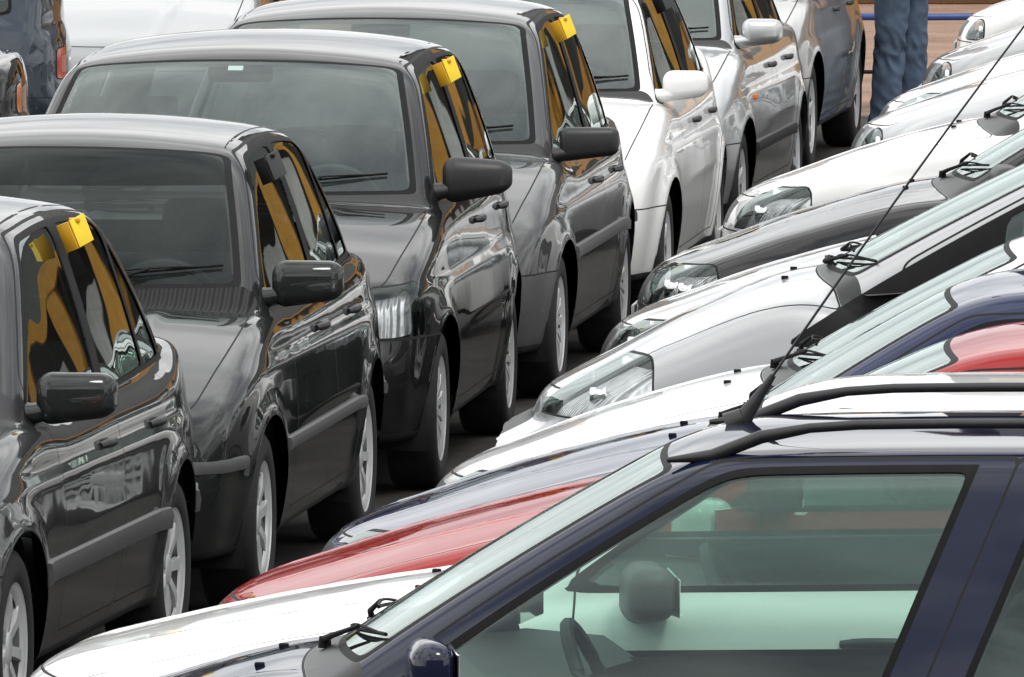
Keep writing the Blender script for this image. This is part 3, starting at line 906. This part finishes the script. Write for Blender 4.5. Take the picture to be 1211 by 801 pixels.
# ------------------------------------------------------------------ ground
def ground_mat():
    m, n, l, b = new_mat('lot surface')
    geo = n.new('ShaderNodeNewGeometry'); sp = n.new('ShaderNodeSeparateXYZ'); l.new(geo.outputs['Position'], sp.inputs[0])
    t = n.new('ShaderNodeTexNoise'); t.inputs['Scale'].default_value = 1.3; t.inputs['Detail'].default_value = 9; t.inputs['Roughness'].default_value = .7
    l.new(geo.outputs['Position'], t.inputs['Vector'])
    f = n.new('ShaderNodeTexNoise'); f.inputs['Scale'].default_value = 38; f.inputs['Detail'].default_value = 4
    l.new(geo.outputs['Position'], f.inputs['Vector'])
    c1 = n.new('ShaderNodeValToRGB'); c1.color_ramp.elements[0].color = (.020, .019, .018, 1); c1.color_ramp.elements[1].color = (.055, .051, .047, 1)
    c1.color_ramp.elements[0].position = .3; c1.color_ramp.elements[1].position = .72; l.new(t.outputs['Fac'], c1.inputs[0])
    c2 = n.new('ShaderNodeValToRGB'); c2.color_ramp.elements[0].color = (.20, .125, .09, 1); c2.color_ramp.elements[1].color = (.34, .235, .18, 1)
    c2.color_ramp.elements[0].position = .3; c2.color_ramp.elements[1].position = .72; l.new(t.outputs['Fac'], c2.inputs[0])
    ad = n.new('ShaderNodeMath'); ad.operation = 'MULTIPLY_ADD'; ad.inputs[1].default_value = 4; l.new(t.outputs['Fac'], ad.inputs[0]); l.new(sp.outputs['Y'], ad.inputs[2])
    mr = n.new('ShaderNodeMapRange'); mr.inputs[1].default_value = 68.5; mr.inputs[2].default_value = 70.5; l.new(ad.outputs[0], mr.inputs[0])
    mx = n.new('ShaderNodeMix'); mx.data_type = 'RGBA'; l.new(mr.outputs[0], mx.inputs[0]); l.new(c1.outputs[0], mx.inputs[6]); l.new(c2.outputs[0], mx.inputs[7])
    g = n.new('ShaderNodeMapRange'); g.inputs[1].default_value = .3; g.inputs[2].default_value = .7; g.inputs[3].default_value = .75; g.inputs[4].default_value = 1.25; l.new(f.outputs['Fac'], g.inputs[0])
    m2 = n.new('ShaderNodeMix'); m2.data_type = 'RGBA'; m2.blend_type = 'MULTIPLY'; m2.inputs[0].default_value = 1
    l.new(mx.outputs[2], m2.inputs[6]); l.new(g.outputs[0], m2.inputs[7]); l.new(m2.outputs[2], b.inputs['Base Color'])
    b.inputs['Roughness'].default_value = .9; b.inputs['Specular IOR Level'].default_value = .1
    bp = n.new('ShaderNodeBump'); bp.inputs['Strength'].default_value = .5; bp.inputs['Distance'].default_value = .008
    l.new(f.outputs['Fac'], bp.inputs['Height']); l.new(bp.outputs[0], b.inputs['Normal'])
    return m
bm = bmesh.new()
bmesh.ops.create_grid(bm, x_segments=8, y_segments=8, size=700)
g = bm_obj('ground', bm, ground_mat(), smooth=False); g['kind'] = 'structure'

# ------------------------------------------------------------------ paints
P_GRAPH = paint('graphite paint', (.034, .0345, .036), .12, .45)
P_BLACKG = paint('green black paint', (.015, .017, .017), .08, .45)
P_BLACK = paint('black paint', (.011, .011, .012), .06, .42)
P_GREY = paint('dark grey paint', (.060, .061, .063), .12, .45)
P_WHITE = paint('white paint', (.78, .78, .77), 0, .4, .04)
P_SILVER = paint('silver paint', (.46, .465, .47), .7, .34)
P_SILVER2 = paint('pale silver paint', (.36, .365, .37), .6, .36)
P_CHAMP = paint('warm silver paint', (.37, .365, .355), .7, .34)
P_CHAMP2 = paint('flat grey paint', (.30, .31, .315), .2, .4)
P_NAVY = paint('navy paint', (.003, .0062, .026), .0, .4)
P_NAVY2 = paint('bright navy paint', (.006, .013, .055), .0, .4)
P_RED = paint('red paint', (.27, .006, .006), .0, .4)
P_BLUEG = paint('slate blue paint', (.032, .042, .058), .5, .3)

PAINTS['red paint'].node_tree.nodes['Principled BSDF'].inputs['Coat Weight'].default_value = .75
PAINTS['red paint'].node_tree.nodes['Principled BSDF'].inputs['Specular IOR Level'].default_value = 0
# ------------------------------------------------------------------ the queue on the left, nose to tail
GQ = 'cars queued nose to tail on the left'
def queue_pos(xw, dw, phi, B_xa, Wh):
    """front-left hub at xw, dw; heading phi degrees off the line of sight"""
    th = R(90 - phi); c, s_ = math.cos(th), math.sin(th)
    lx, ly = B_xa, -(Wh - .02)
    return (xw - (c * lx - s_ * ly), dw - (s_ * lx + c * ly), 0), th

def queued(spec, xw, dw, phi, label, paint_m, **kw):
    p = dict(DEF); p.update(kw)
    loc, th = queue_pos(xw, dw, phi, p['xa'], p['W'] / 2)
    return build_car('parked_car', label, 'car', loc, th, GQ, paint_m, **kw)

SMALL = dict(rw=.287, arch=.335)
q1, Q1 = queued(0, -1.406, 32.6, 8.7, 'graphite saloon nearest in the dark queue, yellow card on its window, cut by left edge', P_GRAPH,
    h=.022, mirror='box', mirror_mat=P_BLACKG, wheel='seven', glass='dglass', moulding=(.47, .035, .2, 4.1), mould_mat=M['greyplastic'], H=1.49, zb=.86, zb2=.90, zc=.92, L=4.1, xa=.80, wb=2.5, xc=1.16, xt=1.92, crease=.74, head=(.43, .525, .665, .18), **SMALL)
q2, Q2 = queued(0, -.792, 36.8, 6.75, 'black saloon second in the queue with dark sunband and black card on its window', P_BLACKG,
    h=.022, mirror='box', mirror_mat=P_BLACKG, wheel='seven', glass='dglass', wglass='wdark', moulding=(.50, .022, .15, 4.1), mould_mat=M['greyplastic'], H=1.50, L=4.2, xa=.80, wb=2.5, xc=1.14, xt=1.92, crease=.78, band=.20, slots=True, head=(.43, .525, .665, .18), **SMALL)
q3, Q3 = queued(0, -.255, 41.4, 5.7, 'black estate car with large clear headlight and rounded mirror, third in the dark queue', P_BLACK,
    h=.022, mirror='round', cowl=-.012, ws0=.028, wheel='cover', glass='dglass', H=1.57, zb=.98, zb2=1.02, zc=1.0, L=4.0, xa=.76, wb=2.46, xc=1.10, xt=1.86, xrt=3.5, xrb=3.85, boot=4.05, zboot=.95, xC=3.25, head=(.40, .575, .735, .42), zn=.75, zbump=.57, W=1.76, wr=.61, **SMALL)
q4, Q4 = queued(0, .19, 45.7, 6.3, 'dark grey hatchback with square black mirror, between black estate and white hatchback', P_GREY,
    h=.025, mirror='long', cowl=-.012, ws0=.028, wheel='cover', glass='dglass', moulding=(.55, .028, .6, 3.9), mould_mat=M['greyplastic'], bump_mat=M['greyplastic'], H=1.535, W=1.74, wr=.60, zb=.88, zb2=.92, L=4.1, xa=.80, wb=2.5, xc=1.10, xt=1.90, head=(.43, .525, .665, .16), **SMALL)
q5, Q5 = queued(0, .67, 50.0, 6.0, 'white hatchback with white mirror in the queue behind the dark grey hatchback', P_WHITE,
    h=.028, mirror='small', cowl=-.012, ws0=.028, mirror_mat=P_WHITE, wheel='five', glass='dglass', head=(.43, .525, .665, .17), H=1.47, zb=.90, zb2=.94, L=4.1, xa=.82, wb=2.5, xc=1.08, xt=1.86, xrt=3.45, xrb=3.85, boot=4.1, zboot=.95, **SMALL)
q6, Q6 = queued(0, 1.09, 54.9, 7.2, 'silver saloon with small orange side lamp and dark rub strip, behind the white hatchback', P_SILVER,
    h=.028, mirror='small', cowl=-.012, ws0=.028, mirror_mat=P_SILVER, wheel='five', glass='dglass', moulding=(.46, .03, .9, 4.1), side_lamp=True, head=(.43, .525, .665, .17), H=1.46, L=4.3, xa=.84, wb=2.55, **SMALL)
q7, Q7 = queued(0, 1.583, 61.2, 7.0, 'warm silver car last in the left queue, beside the person in blue jeans', P_CHAMP,
    h=.03, mirror='small', cowl=-.012, ws0=.028, mirror_mat=P_CHAMP, wheel='five', glass='dglass', H=1.46, L=4.3, xa=.86, wb=2.58)

# ------------------------------------------------------------------ the row on the right, parked side by side
GR = 'cars parked side by side in the right row'
def rowcar(X, d, a, label, paint_m, **kw):
    kw = dict(dict(kedge=.13, crown=.052, ridge=.006, rcrown=.022, roofdrop=.018, kroof=.09, cowl=.03, ws0=.045), **kw)
    return build_car('parked_car', label, 'car', (X, d, 0), R(a), GR, paint_m, **kw)
HATCH = dict(xrt=3.35, xrb=3.80, boot=4.0, zboot=.95, L=4.0)
r0, R0 = rowcar(-1.452, 26.2, -6, 'navy blue estate car closest to the viewer with silver roof rails and tall black aerial', P_NAVY,
    h=.018, mirror='small', mirror_mat=P_NAVY, wheel='six', glass='gglass', rails=True, antenna=(1.97, .10, .76, 1.12), inner=True,
    L=4.25, H=1.48, rcrown=.022, roofdrop=.02, xc=1.035, zc=.93, xt=1.90, xB=2.40, tiltB=.41, xC=3.45, door2=3.5, xrt=3.75, xrb=4.0, boot=4.25, zboot=.95, zb=.83, zb2=.86, zmir=.935, pA=.15, pB=.10, paintB=True, xmir=1.35, kroof=.11, wr=.58, ws_bow=.12, zn=.66, seat_dx=.2)
r1, R1 = rowcar(-1.23, 28.4, -5, 'white hatchback between the navy estate car and the red hatchback', P_WHITE, h=.024, wheel='cover', mirror_mat=(M['greyplastic'], P_WHITE), xmir=1.62, zmir=.90, H=1.40, zn=.70, xc=1.15, zc=.90, xt=1.93, ws_bow=.12, **HATCH)
r2, R2 = rowcar(-.82, 30.6, -5, 'red hatchback with bright red bonnet, only red car in the lot', P_RED, h=.022, wheel='cover', H=1.385, head=(.43, .525, .665, .2), cant=.095, pA=.15, xc=1.23, xt=2.06, zc=.955, ws_bow=.12, W=1.62, **HATCH)
r3, R3 = rowcar(-.558, 32.5, -5, 'dark blue hatchback parked behind the red hatchback', P_NAVY2, h=.022, wheel='five', H=1.40, xc=1.15, zc=.945, xt=1.87, cant=.10, pA=.16, ws_bow=.12, W=1.62, **HATCH)
r4, R4 = rowcar(-.258, 34.5, -5, 'white hatchback parked between the dark blue hatchback and the silver people carrier', P_WHITE, h=.024, wheel='cover', H=1.40, xc=1.04, zc=.945, xt=1.82, ws_bow=.12, W=1.62, **HATCH)
r5, R5 = rowcar(.044, 36.4, -5, 'silver people carrier with steep one-piece nose and long front quarter window', P_SILVER2, h=.022, wheel='five', glass='gglass', mirror='small', mirror_mat=P_SILVER2,
    H=1.66, cowl=.0, ws0=.03, xc=.92, zc=1.12, xt=1.95, cant=.12, xmir=1.62, zn=.79, zb=.92, zb2=1.0, xQ=1.48, xB=2.45, xC=3.2, pA=.12, head=(.42, .70, .86, .46), L=4.25, xrt=3.6, xrb=4.0, boot=4.25, zboot=1.0, crown=.07, ws_bow=.15)
r6, R6 = rowcar(.31, 40.9, -5, 'grey silver hatchback with low bonnet behind the silver people carrier', P_CHAMP, h=.026, wheel='cover', H=1.40, xc=1.10, xt=1.86, ws_bow=.12, **HATCH)
r7, R7 = rowcar(.478, 43.9, -5, 'black hatchback in the right row, before a white hatchback with clear headlight', P_BLACK, h=.026, wheel='five', H=1.42, xc=1.15, zc=.97, xt=1.9, ws_bow=.12, **HATCH)
r8, R8 = rowcar(.885, 48.5, -5, 'white hatchback with clear headlight and broad flat bonnet, beyond the black hatchback', P_WHITE, h=.026, wheel='cover', H=1.42, xc=1.10, zc=.955, xt=1.87, ws_bow=.12, head=(.5, .53, .68, .42), **HATCH)
r9, R9 = rowcar(1.58, 54.1, -5, 'silver hatchback with lined bonnet between two white cars near the person', P_SILVER, h=.03, wheel='five', H=1.42, head=(.48, .53, .64, .19), **HATCH)
r10, R10 = rowcar(1.763, 56.2, -5, 'white car with headlight right beside the jeans of the person', P_WHITE, h=.03, wheel='cover', H=1.43, head=(.5, .53, .68, .42), **HATCH)
r11, R11 = rowcar(2.14, 60.5, -5, 'pale silver car near the end of the right row below the brown wall', P_SILVER2, h=.032, wheel='five', H=1.42, head=(.48, .53, .64, .19), **HATCH)
r12, R12 = rowcar(2.52, 65.6, -5, 'white car last in the right row, at the top right corner', P_WHITE, h=.032, wheel='five', H=1.42, head=(.48, .53, .64, .19), **HATCH)

# ------------------------------------------------------------------ cars at the top left
b1, BB1 = build_car('parked_car', 'black hatchback at the left edge seen by its rear corner and tail lamp', 'car', (-2.27 - 4.0, 55.3, 0), R(2), 'cars at the top left beyond the queue', P_BLACK,
    h=.03, wheel='five', glass='dglass', H=1.46, tail=(.45, .64, .79, .10), tail_mat='amber', **HATCH)
b2, BB2 = build_car('parked_car', 'slate blue estate car with red tail lamp beyond the black hatchback', 'car', (-2.2 - 4.0, 58.9, 0), R(2), 'cars at the top left beyond the queue', P_BLUEG,
    h=.03, wheel='five', H=1.50, tail=(.45, .63, .79, .12), L=4.0, xrt=3.70, xrb=3.92, boot=4.0, zboot=.95, xC=3.3, door2=3.35)
b3, BB3 = build_car('parked_car', 'pale silver car facing the viewer, its bonnet seen over the roof of the black estate', 'car', (-2.2, 61.6, 0), R(88), 'cars at the top left beyond the queue', P_CHAMP2,
    h=.03, plain_nose=True, cowl=-.012, ws0=.028, head=(.6, .525, .665, .17), wheel='five', H=1.43)

M['paper'] = plain('white sticker', (.8, .8, .8), .6)
zs_ = Q3.H - .115; xs_ = float(Q3.xw(zs_)) + .012
bm = bmesh.new(); add_box(bm, (0, 0, 0), (.004, .055, .028)); st = bm_obj('sticker', bm, M['paper'], q3, smooth=False)
st.location = (xs_, .0, zs_); st.rotation_euler = (0, R(58), 0)
# ------------------------------------------------------------------ cards clipped over the door glass
def roof_card(B, root, x, label, cat, mats, dx=.0, size=(.125, .06, .105)):
    zc_ = B.zroof(x) - B.rcrown * (B.wr / .56)**2 - .10
    p, nn = B.side([x], [zc_], -1); p, nn = Vector(p[0]), Vector(nn[0])
    M4 = Matrix.Translation(root.location) @ Matrix.Rotation(root.rotation_euler.z, 4, 'Z')
    t = thing('window_card', label, cat, M4 @ p, R(4), 'number cards clipped on the door windows')
    for nm, mt, an, wd in (('front_flap', mats[1], R(150), .040), ('side_flap', mats[0], R(48), .078)):
        bm = bmesh.new()
        add_box(bm, (wd / 2 + .002, 0, -.02), (wd, .006, .086), None, .002, 2)
        for v in bm.verts: v.co.y += .008 * math.sin(v.co.x / wd * 2.2) - .004 * math.sin(v.co.z / .04)      # the card curls a little
        rot = Matrix.Rotation(R(-24), 4, 'Y') @ Matrix.Rotation(an, 4, 'Z')
        for v in bm.verts: v.co = rot @ v.co + Vector((.040, -.045, .03))
        bm_obj(nm, bm, mt, t)
    bm = bmesh.new()
    add_box(bm, (.050, -.012, .052), (.034, .03, .014), None, .004, 2)
    bm_obj('clip', bm, mats[1], t)
    return t
roof_card(Q1, q1, 2.50, 'yellow folded card clipped over the window of the nearest graphite saloon', 'card', (M['tag'], M['tagshade']))
roof_card(Q2, q2, 1.98, 'black folded card clipped over the window of the black saloon', 'card', (M['plastic'], M['rubber']))
roof_card(Q3, q3, 2.25, 'yellow folded card clipped over the window of the black estate', 'card', (M['tag'], M['tagshade']))
roof_card(Q4, q4, 2.25, 'yellow folded card clipped over the window of the dark grey hatchback', 'card', (M['tag'], M['tagshade']))
roof_card(Q5, q5, 2.15, 'black folded card clipped over the window of the white hatchback', 'card', (M['plastic'], M['rubber']))

# ------------------------------------------------------------------ unseen open shed with ochre columns at the far end, brown wall in front
M['ochre'] = plain('ochre painted steel', (.42, .20, .022), .5, noise=.15, scale=3)
M['brown'] = plain('ochre brown wall paint', (.27, .12, .018), .75, noise=.22, scale=2.5, bump=.1)
M['brownbase'] = plain('dark brown wall base', (.10, .045, .015), .8, noise=.2)
M['shade'] = plain('shed sheet metal', (.10, .10, .10), .6, .2, noise=.2, scale=4)
M['pale'] = plain('pale painted panel', (.42, .43, .43), .6, noise=.15, scale=2)
wl = thing('low_wall', 'ochre brown painted wall at the far end of the lot behind the person', 'wall', (4.2, 82.2, 0))
bm = bmesh.new(); add_box(bm, (0, .1, .62), (14, .22, 1.10), None, .01, 1); bm_obj('wall_body', bm, M['brown'], wl, smooth=False)
bm = bmesh.new(); add_box(bm, (0, .08, .035), (14.1, .30, .07), None, .008, 1); bm_obj('wall_base', bm, M['brownbase'], wl, smooth=False)
sh = thing('open_shed', 'unseen open shed made tall to darken reflections, with ochre columns beyond the right row', 'shed', (20, 90, 0))
for cx, cw in ((-15.2, 1.7), (-10.6, 1.2), (-5.4, 2.0), (.2, 1.2), (5.6, 1.8), (11.0, 1.3), (15.6, 1.7)):
    bm = bmesh.new(); add_box(bm, (cx, 0, 2.8), (cw, .6, 5.6), None, .02, 1); bm_obj('column', bm, M['ochre'], sh, smooth=False)
bm = bmesh.new(); add_box(bm, (.6, -.05, 5.9), (34, .6, .6), None, .02, 1); bm_obj('fascia', bm, M['ochre'], sh, smooth=False)
bm = bmesh.new(); add_box(bm, (.6, .1, 9.6), (34, .3, 6.8)); bm_obj('cladding', bm, M['shade'], sh, smooth=False)  # unseen upper front, added to block bright low sky in car-side reflections
bm = bmesh.new(); add_box(bm, (.6, 9.2, 6.5), (34, .2, 13)); bm_obj('back_wall', bm, M['shade'], sh, smooth=False)
for cx, cw in ((-8.0, 1.6), (-2.4, 2.2), (3.2, 1.4), (8.4, 2.4)):
    bm = bmesh.new(); add_box(bm, (cx, .9, 2.1), (cw, .2, 4.2), None, .02, 1); bm_obj('pale_panel', bm, M['pale'], sh, smooth=False)  # unseen pale panels, added to vary what the side windows reflect
bm = bmesh.new(); add_box(bm, (.6, 4.6, 13.1), (35, 9.6, .16)); bm_obj('roof', bm, M['shade'], sh, smooth=False)

ob = thing('unseen_building', 'unseen plastered building behind the viewer, added to darken reflections', 'building', (0, -10, 0))  # added out of view so the paint and glass reflect something darker
M['plaster'] = plain('weathered plaster', (.17, .16, .145), .85, noise=.2, scale=.8)
bm = bmesh.new(); add_box(bm, (0, 0, 5), (64, 8, 10)); bm_obj('wall', bm, M['plaster'], ob, smooth=False)
for fl in range(3):
    for k in range(14):
        bm = bmesh.new(); add_box(bm, (-28 + 4.3 * k, 4.02, 1.8 + 3.1 * fl), (2.2, .08, 1.4)); bm_obj('window', bm, M['drum'], ob, smooth=False)

# ------------------------------------------------------------------ hose and cable on the earth
M['hose'] = plain('blue hose', (.02, .05, .19), .4, noise=.1)
bm = bmesh.new()
add_tube(bm, [(-2 + .35 * k, 79.5 + .12 * math.sin(.8 * k) + .01 * k, .022) for k in range(26)], .026, 10)
tag(bm_obj('hose', bm, M['hose']), 'blue hose lying across the reddish earth before the brown wall', 'hose')
bm = bmesh.new()
add_tube(bm, [(1.6 + .15 * k, 72.0 + .05 * math.sin(k), .012) for k in range(12)], .012, 8)
tag(bm_obj('cable', bm, M['rubber']), 'thin black cable lying on the reddish earth behind the person', 'cable')

# ------------------------------------------------------------------ person in jeans
M['denim'] = plain('blue denim', (.060, .088, .135), .85, noise=.4, scale=9, bump=.3)
M['skin'] = plain('skin', (.42, .25, .18), .5, noise=.05)
M['shirt'] = plain('grey cotton shirt', (.22, .23, .25), .9, noise=.1)
M['shoe'] = plain('dark leather shoe', (.02, .016, .013), .5, noise=.2)
M['hair'] = plain('dark hair', (.02, .014, .01), .6, noise=.3)
def skinned(name, verts, edges, radii, mat, parent, sub=2, root=0):
    me = bpy.data.meshes.new(name); me.from_pydata(verts, edges, [])
    o = bpy.data.objects.new(name, me); COL.objects.link(o)
    sk = o.modifiers.new('s', 'SKIN'); sk.use_smooth_shade = True
    for i, r_ in enumerate(radii):
        v = me.skin_vertices[0].data[i]; v.radius = r_ if isinstance(r_, tuple) else (r_, r_); v.use_root = (i == root)
    ss = o.modifiers.new('d', 'SUBSURF'); ss.levels = sub; ss.render_levels = sub
    dg = bpy.context.evaluated_depsgraph_get(); dg.update()
    m2 = bpy.data.meshes.new_from_object(o.evaluated_get(dg))
    o.modifiers.clear(); o.data = m2; m2.materials.clear(); m2.materials.append(mat)
    for p_ in m2.polygons: p_.use_smooth = True
    o.parent = parent
    return o
person = thing('person', 'person standing in blue jeans at the far end between the two rows', 'person', (2.15, 64.0, 0), R(58))
# body: pelvis, spine, neck, head, arms, legs in one surface
bv = [(0, 0, .95), (0, .0, 1.12), (0, .01, 1.30), (0, .0, 1.46), (0, -.01, 1.54), (0, -.03, 1.62), (0, -.03, 1.74),
      (.19, .0, 1.43), (.24, .02, 1.16), (.23, -.05, .93), (-.19, .0, 1.43), (-.24, .02, 1.16), (-.23, -.05, .93),
      (.09, 0, .86), (.095, -.01, .50), (.10, .02, .10), (-.09, 0, .86), (-.095, .01, .50), (-.10, .04, .10),
      (.23, -.07, .85), (-.23, -.07, .85)]
be = [(0, 1), (1, 2), (2, 3), (3, 4), (4, 5), (5, 6), (3, 7), (7, 8), (8, 9), (9, 19), (3, 10), (10, 11), (11, 12), (12, 20), (0, 13), (13, 14), (14, 15), (0, 16), (16, 17), (17, 18)]
br = [(.15, .11), (.14, .10), (.16, .11), (.12, .08), .052, (.075, .09), (.065, .085), .06, .042, .030, .06, .042, .030, .085, .055, .038, .085, .055, .038, (.03, .016), (.03, .016)]
body = skinned('body', bv, be, br, M['skin'], person)
def jeans_leg(bm, top, knee, foot, seed):
    rnd = random.Random(seed); rings = []; NS, NA = 110, 48
    ph = [rnd.uniform(0, 6.28) for _ in range(8)]
    for i in range(NS + 1):
        t = i / NS
        if t < .5: u = t / .5; c = Vector(top).lerp(Vector(knee), u)
        else: u = (t - .5) / .5; c = Vector(knee).lerp(Vector(foot), u)
        r = .100 - .020 * sstep(0, .5, np.array(t)) + .0 * t
        r = float(r) - .004 * (t > .5) * (t - .5) + .012 * max(0, t - .9) / .1
        ring = []
        for k in range(NA):
            a = 2 * math.pi * k / NA
            wr_ = .0
            for (cen, wid, amp, fq) in ((.49, .06, .004, 58), (.08, .10, .005, 45)):
                e_ = math.exp(-((t - cen) / wid)**2)
                wr_ += amp * e_ * math.sin(fq * t + 2.0 * math.sin(a + ph[0]) + ph[1]) * (.6 + .4 * math.cos(a + ph[2]))
            wr_ += .006 * math.sin(3 * a + ph[3] + 3 * t) * t
            q = Vector((1.3 * math.cos(a) + seed, 1.3 * math.sin(a), 11 * t + .8 * math.sin(a)))
            fold = 1 - abs(mnoise.noise(q)) * 2.2
            wr_ += (.004 + .010 * math.exp(-((t - .5) / .13)**2) + .011 * math.exp(-((t - .97) / .13)**2)) * (fold - .5)
            rr = r + wr_
            ring.append(bm.verts.new(c + Vector((rr * math.cos(a), rr * 1.08 * math.sin(a), 0))))
        rings.append(ring)
    for a, b in zip(rings[:-1], rings[1:]):
        for k in range(NA): bm.faces.new((a[k], a[(k+1) % NA], b[(k+1) % NA], b[k]))
    bm.faces.new(rings[0])
j = bmesh.new()
jeans_leg(j, (.092, 0, .92), (.098, -.012, .50), (.10, .02, .045), 3)
jl = bm_obj('jeans', j, M['denim'], person, angle=180)
j = bmesh.new()
jeans_leg(j, (-.092, 0, .92), (-.098, .01, .50), (-.105, .05, .045), 5)
add_box(j, (0, 0, .95), (.36, .25, .24), None, .09, 5)
bm_obj('jeans', j, M['denim'], person, angle=180)
sv = [(0, 0, 1.0), (0, .0, 1.12), (0, .01, 1.30), (0, .0, 1.46), (.19, .0, 1.43), (.235, .02, 1.22), (-.19, .0, 1.43), (-.235, .02, 1.22)]
skinned('shirt', sv, [(0, 1), (1, 2), (2, 3), (3, 4), (4, 5), (3, 6), (6, 7)], [(.175, .135), (.165, .12), (.18, .13), (.10, .075), .075, .062, .075, .062], M['shirt'], person)
for x, y in ((.10, -.05), (-.105, -.02)):
    bm = bmesh.new(); add_box(bm, (x, y, .045), (.095, .27, .085), None, .035, 4); bm_obj('shoe', bm, M['shoe'], person)
bm = bmesh.new(); bmesh.ops.create_uvsphere(bm, u_segments=24, v_segments=16, radius=.105)
for v in list(bm.verts):
    v.co = Vector((v.co.x * .82, v.co.y * 1.0 + .0, v.co.z * 1.05 + 1.74))
bmesh.ops.delete(bm, geom=[v for v in bm.verts if v.co.y < -.055 and v.co.z < 1.79], context='VERTS')
bm_obj('hair', bm, M['hair'], person, angle=180)
for x in (-.032, .032):
    bm = bmesh.new(); bmesh.ops.create_uvsphere(bm, u_segments=10, v_segments=8, radius=.012)
    for v in bm.verts: v.co += Vector((x, -.112, 1.69))
    bm_obj('eye', bm, M['shoe'], person)
